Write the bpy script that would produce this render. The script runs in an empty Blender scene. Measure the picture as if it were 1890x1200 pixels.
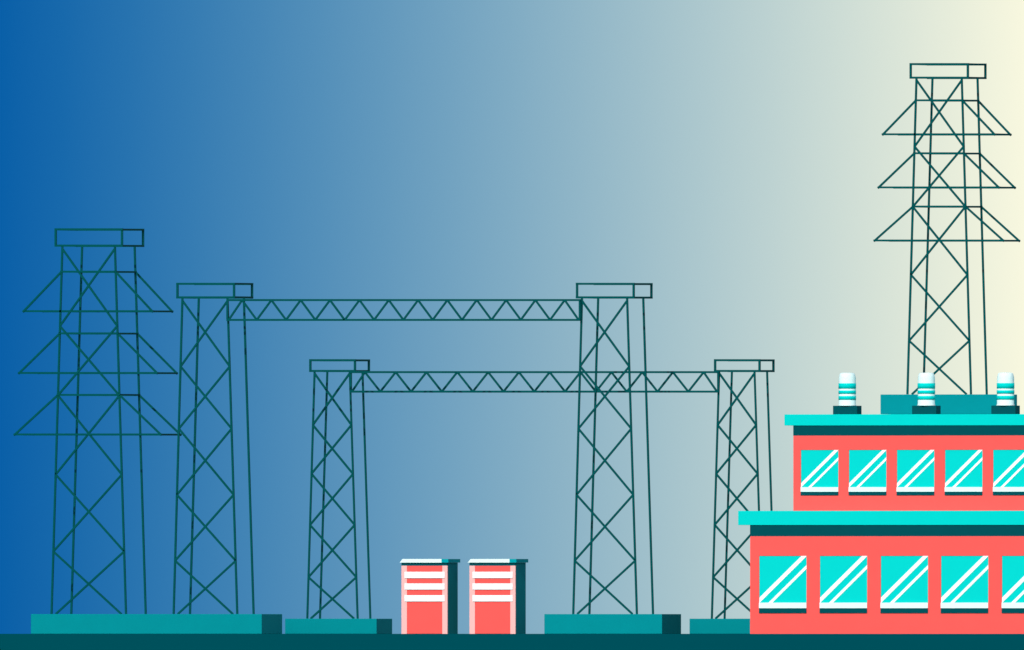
import bpy, bmesh, math
from mathutils import Vector

sc = bpy.context.scene
C = sc.collection
R = math.radians

# ---------------------------------------------------------------- site survey
# The site is surveyed from a far, low station: S picture units per metre, station
# at distance D, turned by YAW so the right-hand sides of things are seen too.
S, D, YAW, EYE = 50.0, 2600.0, R(20), 0.03
SA, CA = math.sin(YAW), math.cos(YAW)
CAMX, CAMY = D * SA, -D * CA


def P(u, v, Y):
    """point on the vertical plane Y (metres behind the front line)"""
    t = (u - 945) / S / D
    dx, dy = -SA + t * CA, CA + t * SA
    lam = (Y - CAMY) / dy
    return Vector((CAMX + lam * dx, Y, (1170 - v) / S * lam / D))


def dep(px):
    """depth in metres of a side face that shows px units wide"""
    return px / S / SA


# ---------------------------------------------------------------- materials
def mat(name, col, rough=0.75, spec=0.03, vary=0.03, scale=2.0, bump=0.0):
    m = bpy.data.materials.new(name)
    m.use_nodes = True
    nt = m.node_tree
    b = nt.nodes['Principled BSDF']
    b.inputs['Roughness'].default_value = rough
    b.inputs['Specular IOR Level'].default_value = spec
    tc = nt.nodes.new('ShaderNodeTexCoord')
    no = nt.nodes.new('ShaderNodeTexNoise')
    no.inputs['Scale'].default_value = scale
    no.inputs['Detail'].default_value = 5
    nt.links.new(tc.outputs['Object'], no.inputs['Vector'])
    rp = nt.nodes.new('ShaderNodeMapRange')
    rp.inputs['From Min'].default_value = 0.3
    rp.inputs['From Max'].default_value = 0.7
    rp.inputs['To Min'].default_value = 1 - vary
    rp.inputs['To Max'].default_value = 1 + vary
    nt.links.new(no.outputs['Fac'], rp.inputs['Value'])
    mx = nt.nodes.new('ShaderNodeVectorMath')
    mx.operation = 'SCALE'
    mx.inputs[0].default_value = col
    nt.links.new(rp.outputs['Result'], mx.inputs['Scale'])
    nt.links.new(mx.outputs['Vector'], b.inputs['Base Color'])
    if bump:
        n2 = nt.nodes.new('ShaderNodeTexNoise')
        n2.inputs['Scale'].default_value = 40
        nt.links.new(tc.outputs['Object'], n2.inputs['Vector'])
        bp = nt.nodes.new('ShaderNodeBump')
        bp.inputs['Strength'].default_value = bump
        bp.inputs['Distance'].default_value = 0.005
        nt.links.new(n2.outputs['Fac'], bp.inputs['Height'])
        nt.links.new(bp.outputs['Normal'], b.inputs['Normal'])
    return m


M = dict(
    steel=mat('dark_teal_steel_paint', (0.0, 0.078, 0.08), vary=0.06),
    plinth=mat('teal_concrete_paint', (0.0, 0.245, 0.275), vary=0.02, bump=0.1),
    teal=mat('mid_teal_paint', (0.0, 0.33, 0.37), vary=0.01),
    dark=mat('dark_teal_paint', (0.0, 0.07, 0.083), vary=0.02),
    aqua=mat('turquoise_paint', (0.0, 0.625, 0.57), vary=0.01),
    pane=mat('turquoise_window_film', (0.0, 0.625, 0.57), vary=0.01, rough=0.5),
    coral=mat('coral_render', (0.96, 0.106, 0.094), vary=0.015, bump=0.1),
    pink=mat('pale_pink_paint', (0.95, 0.48, 0.455), vary=0.01),
    white=mat('white_paint', (0.97, 0.97, 0.96), vary=0.005),  # also the white of the modelled window reflection streaks
    ice=mat('ice_white_paint', (0.76, 0.96, 0.92), vary=0.005),
    ground=mat('dark_teal_ground', (0.0, 0.095, 0.106), vary=0.05, scale=0.2, spec=0.0, rough=1.0),
)


# ---------------------------------------------------------------- helpers
def link(name, bm, material, parent=None):
    bmesh.ops.recalc_face_normals(bm, faces=bm.faces)
    me = bpy.data.meshes.new(name)
    bm.to_mesh(me)
    bm.free()
    me.materials.append(material)
    o = bpy.data.objects.new(name, me)
    C.objects.link(o)
    if parent:
        o.parent = parent
        o.matrix_parent_inverse = parent.matrix_basis.inverted()
    return o


def tag(o, label, cat, group=None):
    o['label'] = label
    o['category'] = cat
    if group:
        o['group'] = group
    return o


def thing(name, loc, label, cat, group=None):
    o = bpy.data.objects.new(name, None)
    C.objects.link(o)
    o.location = loc
    o.empty_display_size = 0.3
    return tag(o, label, cat, group)


def box(bm, x0, x1, y0, y1, z0, z1, bevel=0.0):
    vs = [bm.verts.new(p) for p in
          [(x0, y0, z0), (x1, y0, z0), (x1, y1, z0), (x0, y1, z0),
           (x0, y0, z1), (x1, y0, z1), (x1, y1, z1), (x0, y1, z1)]]
    fs = [bm.faces.new([vs[i] for i in q]) for q in
          [(0, 1, 5, 4), (1, 2, 6, 5), (2, 3, 7, 6), (3, 0, 4, 7), (4, 5, 6, 7), (3, 2, 1, 0)]]
    if bevel:
        es = list({e for f in fs for e in f.edges})
        bmesh.ops.bevel(bm, geom=es, offset=bevel, segments=2, affect='EDGES', profile=0.5)


_k = [0]


def bar(bm, a, b, w=0.07, d=None, ext=0.0, shift=True):
    """square-section steel bar from a to b; each sits a few mm off its neighbours"""
    a, b = Vector(a), Vector(b)
    d = d or w * 0.8
    dr = (b - a).normalized()
    a = a - dr * ext
    b = b + dr * ext
    if abs(dr.y) > 0.9:
        s1 = Vector((1, 0, 0))
    else:
        s1 = dr.cross(Vector((0, 1, 0))).normalized()
    s2 = dr.cross(s1).normalized()
    if shift:
        _k[0] = (_k[0] + 1) % 9
        off = (_k[0] - 4) * 0.0023
        a = a + s2 * off
        b = b + s2 * off
        w = w + off * 0.1
    vs = []
    for p in (a, b):
        for i, j in ((-1, -1), (1, -1), (1, 1), (-1, 1)):
            vs.append(bm.verts.new(p + s1 * w / 2 * i + s2 * d / 2 * j))
    for q in ((0, 1, 2, 3), (7, 6, 5, 4), (0, 4, 5, 1), (1, 5, 6, 2), (2, 6, 7, 3), (3, 7, 4, 0)):
        bm.faces.new([vs[i] for i in q])


def barobj(name, segs, parent, material=None, w=0.07, ext=0.0):
    bm = bmesh.new()
    for a, b in segs:
        bar(bm, a, b, w=w, ext=ext)
    return link(name, bm, material or M['steel'], parent)


# ---------------------------------------------------------------- setting
bm = bmesh.new()
for p in [(-4000, -4000, 0), (4500, -4000, 0), (4500, 4000, 0), (-4000, 4000, 0)]:
    bm.verts.new(p)
bm.faces.new(bm.verts)
g = link('ground', bm, M['ground'])
g['kind'] = 'structure'

# the sky: a backdrop far behind the yard, blue on the left, cream on the right
SKY_BACK = 85.0
bm = bmesh.new()
rx, ry = CA, SA
fx, fy = -SA, CA
base = Vector((fx * SKY_BACK, fy * SKY_BACK, 0))
side = Vector((rx, ry, 0))
vs = []
N = 24
for i in range(N + 1):
    s = -900 + 1800 * i / N
    q = base + side * s
    vs.append((bm.verts.new((q.x, q.y, -1.0)), bm.verts.new((q.x, q.y, 45.0))))
for i in range(N):
    bm.faces.new([vs[i][0], vs[i + 1][0], vs[i + 1][1], vs[i][1]])
me_sky = bpy.data.materials.new('sky_gradient')
me_sky.use_nodes = True
nt = me_sky.node_tree
nt.nodes.clear()
out = nt.nodes.new('ShaderNodeOutputMaterial')
em = nt.nodes.new('ShaderNodeEmission')
tc = nt.nodes.new('ShaderNodeTexCoord')
dt = nt.nodes.new('ShaderNodeVectorMath')
dt.operation = 'DOT_PRODUCT'
dt.inputs[1].default_value = (rx, ry, 0)
half = 18.9 * (D + SKY_BACK) / D
mr = nt.nodes.new('ShaderNodeMapRange')
mr.inputs['From Min'].default_value = -half
mr.inputs['From Max'].default_value = half
ramp = nt.nodes.new('ShaderNodeValToRGB')


def lin(c):
    return tuple(((x / 255) / 12.92 if x / 255 <= 0.04045 else ((x / 255 + 0.055) / 1.055) ** 2.4) for x in c)


STOPS = []
for i in range(17):
    t = i / 16
    STOPS.append((t, (9 + 239 * t, 95.5 + 152 * t, 168 + 55 * t)))
els = ramp.color_ramp.elements
while len(els) < len(STOPS):
    els.new(0.5)
for e, (p, c) in zip(els, STOPS):
    e.position = p
for e, (p, c) in zip(els, STOPS):
    e.position = p
    e.color = (*lin(c), 1)
L = nt.links.new
L(tc.outputs['Object'], dt.inputs[0])
L(dt.outputs['Value'], mr.inputs['Value'])
L(mr.outputs['Result'], ramp.inputs['Fac'])
L(ramp.outputs['Color'], em.inputs['Color'])
L(em.outputs['Emission'], out.inputs['Surface'])
sky = link('sky', bm, me_sky)
sky['kind'] = 'structure'


# ---------------------------------------------------------------- plinths
def plinth(u0, u1, sidepx, vtop, Y, label, vbot=1170, group='teal plinths under the towers'):
    a = P(u0, vbot, Y)
    b = P(u1, vtop, Y)
    k = (a.x + b.x) / 2
    dd = dep(sidepx)
    z0 = a.z if vbot < 1170 else 0.0
    bm = bmesh.new()
    box(bm, a.x - k, b.x - k, 0, dd, 0, b.z - z0, bevel=0.012)
    o = link('plinth', bm, M['plinth'])
    o.location = (k, Y, z0)
    return tag(o, label, 'plinth', group)


# ---------------------------------------------------------------- lattice towers
def tower(spec, Y, label, cat, group, du=0.0, name='lattice_tower'):
    """spec in picture units: cap, legs (top, base), brace nodes, arms"""
    vb, vt = spec['vbase'], spec['vtop']
    dd = dep(spec['off'])

    def q(u, v, back=0):
        p = P(u + du, v, Y + 0.06)
        p.y += back * dd
        return p

    fl_t, fr_t = spec['top']
    fl_b, fr_b = spec['base']
    r0 = q((fl_b + fr_b) / 2, vb, 0.5)
    root = thing(name, r0, label, cat, group)

    def fl(v):
        return fl_t + (fl_b - fl_t) * (v - vt) / (vb - vt)

    def fr(v):
        return fr_t + (fr_b - fr_t) * (v - vt) / (vb - vt)

    for back in (0, 1):
        for f in (fl, fr):
            barobj('leg', [(q(f(vb), vb, back), q(f(vt), vt, back))], root, w=spec.get('lw', 0.072))
    nodes = spec['nodes']
    for i in range(len(nodes) - 1):
        v0, v1 = nodes[i], nodes[i + 1]
        l1, r1 = fl(v1), fr(v1)
        if i == len(nodes) - 2:
            l1, r1 = spec['foot']
        barobj('cross_brace', [(q(fl(v0), v0), q(r1, v1)), (q(fr(v0), v0), q(l1, v1))], root, w=0.072)
    # open box frame on top
    c0, c1, v0, v1 = spec['cap']
    A = dict(a=q(c0, v1), b=q(c1, v1), c=q(c1, v0), d=q(c0, v0))
    B = {k: v + Vector((0, dep(spec['capoff']), 0)) for k, v in A.items()}
    segs = [(A['a'], A['b']), (A['d'], A['c']), (A['a'], A['d']), (A['b'], A['c']),
            (B['a'], B['b']), (B['d'], B['c']), (B['b'], B['c']),
            (A['a'], B['a']), (A['b'], B['b']), (A['c'], B['c']), (A['d'], B['d'])]
    barobj('cap_frame', segs, root, w=0.078, ext=0.037)
    for (vu, vl, tl, tr) in spec.get('arms', []):
        segs = [(q(fl(vu), vu), q(fr(vu), vu)), (q(fl(vu), vu, 1), q(fr(vu), vu, 1)),
                (q(tl, vl), q(tr, vl)), (q(tl, vl, 1), q(tr, vl, 1)),
                (q(tl, vl), q(tl, vl, 1)), (q(tr, vl), q(tr, vl, 1)),
                (q(fl(vu), vu), q(fl(vu), vu, 1)), (q(fr(vu), vu), q(fr(vu), vu, 1)),
                (q(fl(vu), vu), q(tl, vl)), (q(fr(vu), vu), q(tr, vl)),
                (q(fr(vu), vu, 1), q(tr, vl, 1))]
        barobj('crossarm', segs, root, w=0.072, ext=0.045)
    return root


PYLON_A = dict(vbase=1133.5, vtop=455, off=36, top=(115, 212), base=(95, 232.5),
               nodes=[459, 602, 730, 876, 1018, 1133.5], foot=(103, 224),
               cap=(103, 225, 423.5, 453.5), capoff=38.5,
               arms=[(501.6, 574.5, 44, 281), (615.4, 688.5, 35.5, 289.5), (729, 802, 27.5, 296.5)])
GANTRY_B = dict(vbase=1133.5, vtop=551, off=30, top=(336.7, 420), base=(320.5, 438),
                nodes=[555, 676.5, 791.3, 913.3, 1035, 1133.5], foot=(328, 430),
                cap=(327.5, 432, 524, 549), capoff=33)
GANTRY_D = dict(vbase=1142, vtop=686, off=23.5, top=(580.5, 645.5), base=(567, 660),
                nodes=[689, 784.6, 874.7, 969, 1065.5, 1142], foot=(573.5, 653.5),
                cap=(573, 655, 665, 684.8), capoff=25.7, lw=0.068)
PYLON_F = dict(vbase=728, vtop=145, off=29.7, top=(1691.7, 1775), base=(1675, 1792),
               nodes=[148, 270.7, 381.7, 507.4, 629, 728], foot=(1683, 1784),
               cap=(1681, 1786.5, 118.5, 143.5), capoff=32.7,
               arms=[(185.3, 248, 1630, 1835.5), (283, 346, 1622, 1843.5), (381.3, 444, 1614.5, 1851.5)])

# front row, front line at Y = 0
plinth(57, 483, 37.7, 1133.5, 0.0, 'longest teal plinth, carrying the two tall lattice towers at the far left')
plinth(1004.5, 1221.8, 35.7, 1133.5, 0.0, 'teal plinth between the pair of cabinets and the plinth beside the building')
plinth(526, 695, 29, 1142, 5.0, 'short low teal plinth just left of the two cabinets')
plinth(1272.5, 1441.5, 29, 1142, 5.0, 'low teal plinth partly hidden behind the coral building')

tower(PYLON_A, 0.02, 'leftmost lattice pylon with three pairs of crossarms, standing on the long plinth', 'pylon',
      'lattice pylons with crossarms', name='pylon')
tower(GANTRY_B, 0.16, 'tall armless lattice tower on the long plinth, at the left end of the upper beam', 'tower',
      'lattice gantry towers', name='gantry_tower')
tower(GANTRY_B, 0.14, 'tall armless lattice tower right of the cabinets, at the right end of the upper beam', 'tower',
      'lattice gantry towers', du=737.5, name='gantry_tower')
tower(GANTRY_D, 5.12, 'shorter lattice tower just left of the cabinets, at the left end of the lower beam', 'tower',
      'lattice gantry towers', name='gantry_tower')
tower(GANTRY_D, 5.12, 'shorter lattice tower partly behind the coral building, at the right end of the lower beam', 'tower',
      'lattice gantry towers', du=747, name='gantry_tower')


def beam(u0, u1, vt, vb, tops, Y, label):
    root = thing('truss_beam', P((u0 + u1) / 2, vb, Y), label, 'beam', 'truss beams between the towers')
    barobj('top_chord', [(P(u0, vt, Y), P(u1, vt, Y))], root, w=0.076, ext=0.035)
    barobj('bottom_chord', [(P(u0, vb, Y), P(u1, vb, Y))], root, w=0.076, ext=0.035)
    barobj('end_post', [(P(u0, vb, Y), P(u0, vt, Y))], root, w=0.074, ext=-0.036)
    barobj('end_post', [(P(u1, vb, Y), P(u1, vt, Y))], root, w=0.074, ext=-0.036)
    pts = [(u0 + 2, vb)]
    for i, t in enumerate(tops):
        pts.append((t, vt))
        pts.append(((t + tops[i + 1]) / 2 if i + 1 < len(tops) else u1 - 2, vb))
    for (a, b) in zip(pts[:-1], pts[1:]):
        barobj('diagonal', [(P(a[0], a[1], Y), P(b[0], b[1], Y))], root, w=0.07)
    return root


beam(420, 1070, 554, 590.6, [446.7 + 54.15 * k for k in range(12)], 0.07,
     'higher and nearer zigzag truss beam spanning the two tall armless towers')
beam(647.5, 1325.5, 687, 723, [673.5 + 56.85 * k for k in range(12)], 5.07,
     'lower zigzag truss beam spanning the two shorter towers and passing behind a tall one')


# ---------------------------------------------------------------- cabinets
def cabinet():
    Y = 0.3
    u0 = 741
    X = lambda u: P(u, 0, Y).x
    Z = lambda v: P(u0, v, Y).z
    root = thing('electrical_cabinet', (X(783), Y + 0.5, 0), '', 'cabinet', 'coral electrical cabinets')
    dd = dep(19)
    xr = X(825.8)

    def part(name, m, parent, u_a, u_b, v_t, v_b, y0, y1, bev=0.0):
        bm = bmesh.new()
        box(bm, X(u_a), u_b if isinstance(u_b, Vector) else X(u_b), y0, y1, max(0, Z(v_b)), Z(v_t), bev)
        return link(name, bm, M[m], parent)

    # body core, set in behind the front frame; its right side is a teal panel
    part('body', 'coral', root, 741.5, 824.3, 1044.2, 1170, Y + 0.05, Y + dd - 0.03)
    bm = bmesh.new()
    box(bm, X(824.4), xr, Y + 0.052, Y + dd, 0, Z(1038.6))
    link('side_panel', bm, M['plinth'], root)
    part('door', 'coral', root, 751.2, 816, 1044.2, 1169.6, Y + 0.012, Y + 0.049)
    part('frame_post', 'pink', root, 741, 751, 1044.2, 1170, Y, Y + 0.049)
    part('frame_post', 'pink', root, 816.3, 825.8, 1044.2, 1170, Y, Y + 0.049)
    for a, b in ((1055.5, 1067.3), (1077, 1088.4), (1098.7, 1110.3)):
        part('vent_slat', 'white', root, 747, 821, a, b, Y - 0.03, Y - 0.003, 0.004)
    part('header', 'dark', root, 741, 825.8, 1038.6, 1044, Y - 0.004, Y + 0.051)
    # roof lid: pale panel with a bevelled left end, then a teal end cap
    bm = bmesh.new()
    y0, y1 = Y - 0.06, Y + dep(22) - 0.06
    za, zb = Z(1038.5), Z(1031.9)
    xs = (X(738.7), X(744), X(815.8))
    v = [bm.verts.new(p) for p in [(xs[0], y0, za), (xs[2], y0, za), (xs[2], y0, zb), (xs[1], y0, zb),
                                   (xs[0], y1, za), (xs[2], y1, za), (xs[2], y1, zb), (xs[1], y1, zb)]]
    for q in ((0, 1, 2, 3), (7, 6, 5, 4), (0, 4, 5, 1), (1, 5, 6, 2), (2, 6, 7, 3), (3, 7, 4, 0)):
        bm.faces.new([v[i] for i in q])
    roof = link('roof', bm, M['ice'], root)
    bm = bmesh.new()
    box(bm, X(815.8) + 0.001, X(828.5), y0, y1, za, zb)
    link('end_cap', bm, M['teal'], roof)
    return root


def copy_tree(o, parent=None):
    c = o.copy()
    C.objects.link(c)
    if parent:
        c.parent = parent
        c.matrix_parent_inverse = o.matrix_parent_inverse.copy()
    for ch in list(o.children):
        copy_tree(ch, c)
    return c


cab = cabinet()
cab['label'] = 'coral cabinet with three white slats, the one nearer the short low plinth'
cab2 = copy_tree(cab)
cab2.location.x += P(866.5, 0, 0.3).x - P(741, 0, 0.3).x
cab2['label'] = 'coral cabinet with three white slats, the one nearer the tall armless tower'

# ---------------------------------------------------------------- building
YL, YU = -1.2, -0.4          # front walls of the lower and the upper storey
DEPTH = 9.5
bld = thing('substation_building', (P(1670, 0, YL).x, YL + DEPTH / 2, 0),
            'coral two storey building with turquoise flat roofs and two rows of windows', 'building')


def storey(Y, u0, u1, vtop_wall, vbot_wall, v_frieze, roof, wins, ww, vp, backY):
    """wall with real openings, dark frieze, roof slab and windows; picture units"""
    X = lambda u: P(u, 0, Y).x
    Z = lambda v: P(1640, v, Y).z
    x0, x1 = X(u0), X(u1)
    zb, zt = (0.0 if vbot_wall >= 1170 else Z(vbot_wall)), Z(vtop_wall)
    vt, vpb, vsb, vdb = vp
    bm = bmesh.new()
    th = 0.22
    # front leaf: bands above and below the openings and piers between them
    box(bm, x0, x1, Y, Y + th, Z(vt), zt)
    box(bm, x0, x1, Y, Y + th, zb, Z(vpb))
    edges = [u0] + [e for w in wins for e in (w, w + ww)] + [u1]
    for i in range(0, len(edges), 2):
        box(bm, X(edges[i]), X(edges[i + 1]), Y, Y + th, Z(vpb), Z(vt))
    box(bm, x0, x0 + 0.22, Y + th, backY, zb, zt)
    box(bm, x1 - 0.22, x1, Y + th, backY, zb, zt)
    box(bm, x0 + 0.22, x1 - 0.22, backY - 0.22, backY, zb, zt)
    link('wall', bm, M['coral'], bld)
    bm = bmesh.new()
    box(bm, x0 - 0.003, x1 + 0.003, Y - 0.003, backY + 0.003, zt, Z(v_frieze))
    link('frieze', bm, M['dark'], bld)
    ru0, ru1, rt, rb = roof
    bm = bmesh.new()
    ov = 0.04
    box(bm, P(ru0, 0, Y - ov).x, P(ru1, 0, Y - ov).x, Y - ov, backY + ov, Z(rb), Z(rt), bevel=0.01)
    link('roof', bm, M['aqua'], bld)
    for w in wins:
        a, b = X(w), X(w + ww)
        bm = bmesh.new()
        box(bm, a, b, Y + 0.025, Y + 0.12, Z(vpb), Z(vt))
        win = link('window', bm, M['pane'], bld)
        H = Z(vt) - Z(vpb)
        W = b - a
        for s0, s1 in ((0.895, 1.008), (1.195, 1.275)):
            # glass reflection modelled as a raised white diagonal strip: x/W + y/H between s0 and s1, clipped to the pane
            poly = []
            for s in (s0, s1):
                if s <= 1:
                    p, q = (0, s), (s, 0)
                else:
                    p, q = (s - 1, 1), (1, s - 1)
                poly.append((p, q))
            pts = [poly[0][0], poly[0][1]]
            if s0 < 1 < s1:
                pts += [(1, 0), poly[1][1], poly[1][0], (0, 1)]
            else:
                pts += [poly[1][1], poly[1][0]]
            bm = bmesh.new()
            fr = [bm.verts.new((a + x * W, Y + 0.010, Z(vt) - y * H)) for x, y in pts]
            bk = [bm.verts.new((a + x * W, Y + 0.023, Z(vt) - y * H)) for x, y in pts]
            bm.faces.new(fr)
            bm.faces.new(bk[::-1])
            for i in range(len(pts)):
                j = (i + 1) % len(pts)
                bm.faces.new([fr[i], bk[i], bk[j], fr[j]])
            link('reflection_streak', bm, M['white'], win)
        bm = bmesh.new()
        box(bm, a, b, Y - 0.035, Y - 0.002, Z(vsb), Z(vpb))
        link('sill', bm, M['ice'], win)
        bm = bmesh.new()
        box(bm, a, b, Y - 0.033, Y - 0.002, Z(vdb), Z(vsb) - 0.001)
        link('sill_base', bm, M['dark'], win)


BACK = YL + DEPTH
storey(YL, 1384.5, 1953, 989.8, 1170, 969.2, (1362.2, 1976, 942.9, 969.2),
       [1401.3, 1513.2, 1625.6, 1736.8, 1849.2], 87.4, (1025.8, 1112.4, 1122.6, 1131.8), BACK)
storey(YU, 1464.3, 1915, 804, 942.9, 785.4, (1447.7, 1933, 764.8, 785.4),
       [1478.2, 1566.8, 1655.3, 1744.1, 1833.0], 69.3, (830.2, 899.2, 907.6, 914.2), BACK - 0.6)

# pylon standing on the upper roof
YF = 3.6
plinth(1625, 1848, 30, 728, YF, 'teal plinth on the top roof, behind the three insulators', vbot=764.6)
tower(PYLON_F, YF + 0.02, 'highest lattice pylon with three pairs of crossarms, standing on the building roof', 'pylon',
      'lattice pylons with crossarms', name='pylon')


# ---------------------------------------------------------------- roof insulators
def lathe(prof, cx, cy, seg=40):
    bm = bmesh.new()
    rings = []
    for r, z in prof:
        rings.append([bm.verts.new((cx + r * math.cos(2 * math.pi * i / seg), cy + r * math.sin(2 * math.pi * i / seg), z))
                      for i in range(seg)])
    for a, b in zip(rings[:-1], rings[1:]):
        for i in range(seg):
            j = (i + 1) % seg
            bm.faces.new([a[i], a[j], b[j], b[i]])
    bm.faces.new(rings[0][::-1])
    bm.faces.new(rings[-1])
    return bm


def smooth(o):
    for p in o.data.polygons:
        p.use_smooth = len(p.vertices) == 4
    return o


def insulator(uc):
    Y = 0.35
    c = P(uc, 0, Y)
    k = P(1640, 0, Y)
    Z = lambda v: P(1640, v, Y).z
    zr = P(1640, 764.8, YU).z
    root = thing('insulator', (c.x, Y, zr), '', 'insulator', 'banded insulators on the top roof')
    bm = bmesh.new()
    dd, wd = 0.5, (53 - 0.5 * S * SA) / S / CA
    box(bm, c.x - wd / 2, c.x + wd / 2, Y - dd / 2, Y + dd / 2, zr, Z(748.9), bevel=0.01)
    link('base', bm, M['dark'], root)
    r = 31.5 / 2 / S
    zt, z0 = Z(688.2), Z(748.9)
    prof = [(r + 0.025, z0), (r + 0.02, z0 + 0.02), (r, z0 + 0.05), (r, zt - 0.2), (r * 0.97, zt - 0.14),
            (r * 0.9, zt - 0.05), (r * 0.8, zt - 0.015), (r * 0.6, zt)]
    smooth(link('porcelain_body', lathe(prof, c.x, Y), M['ice'], root))
    for va, vb in ((707.5, 717.3), (720.8, 727), (731, 738)):
        za, zb = Z(vb), Z(va)
        rr = r + 0.012
        smooth(link('band', lathe([(r - 0.02, za - 0.001), (rr, za), (rr, zb), (r - 0.02, zb + 0.001)], c.x, Y), M['aqua'], root))
    return root


for uc, lb in ((1563.8, 'white and turquoise banded insulator on the top roof, clear of the pylon plinth'),
               (1709.8, 'white and turquoise banded insulator in front of the pylon legs on the top roof'),
               (1856, 'white and turquoise banded insulator covering the dark right end of the roof plinth')):
    insulator(uc)['label'] = lb

# ---------------------------------------------------------------- light, camera
SUN_EL, SUN_AZ = R(33), R(-3)        # azimuth (negative: to the right) of the front line's normal
w = bpy.data.worlds.new('World')
sc.world = w
w.use_nodes = True
nt = w.node_tree
bg = nt.nodes['Background']
st = nt.nodes.new('ShaderNodeTexSky')
st.sky_type = 'NISHITA'
st.sun_disc = False
st.sun_elevation = SUN_EL
st.sun_rotation = math.pi + SUN_AZ
nt.links.new(st.outputs['Color'], bg.inputs['Color'])
bg.inputs['Strength'].default_value = 0.15
sd = bpy.data.lights.new('sun', 'SUN')
sd.energy = 2.6
sd.angle = R(0.5)
sd.color = (1.0, 0.97, 0.92)
so = bpy.data.objects.new('sun', sd)
C.objects.link(so)
tosun = Vector((-math.sin(SUN_AZ) * math.cos(SUN_EL), -math.cos(SUN_AZ) * math.cos(SUN_EL), math.sin(SUN_EL)))
so.rotation_euler = tosun.to_track_quat('Z', 'Y').to_euler()
so.location = (-20, -40, 40)

cd = bpy.data.cameras.new('camera')
cam = bpy.data.objects.new('camera', cd)
C.objects.link(cam)
cam.location = (CAMX, CAMY, EYE)
cam.rotation_euler = (R(90), 0, YAW)
cd.sensor_width = 36
cd.lens = 36 * D * S / 1890
cd.shift_y = (1168.5 - 600) / 1890
cd.clip_start = 1.0
cd.clip_end = 20000
sc.camera = cam

sc.view_settings.view_transform = 'Standard'
sc.view_settings.look = 'None'
sc.view_settings.exposure = 0
sc.view_settings.gamma = 1
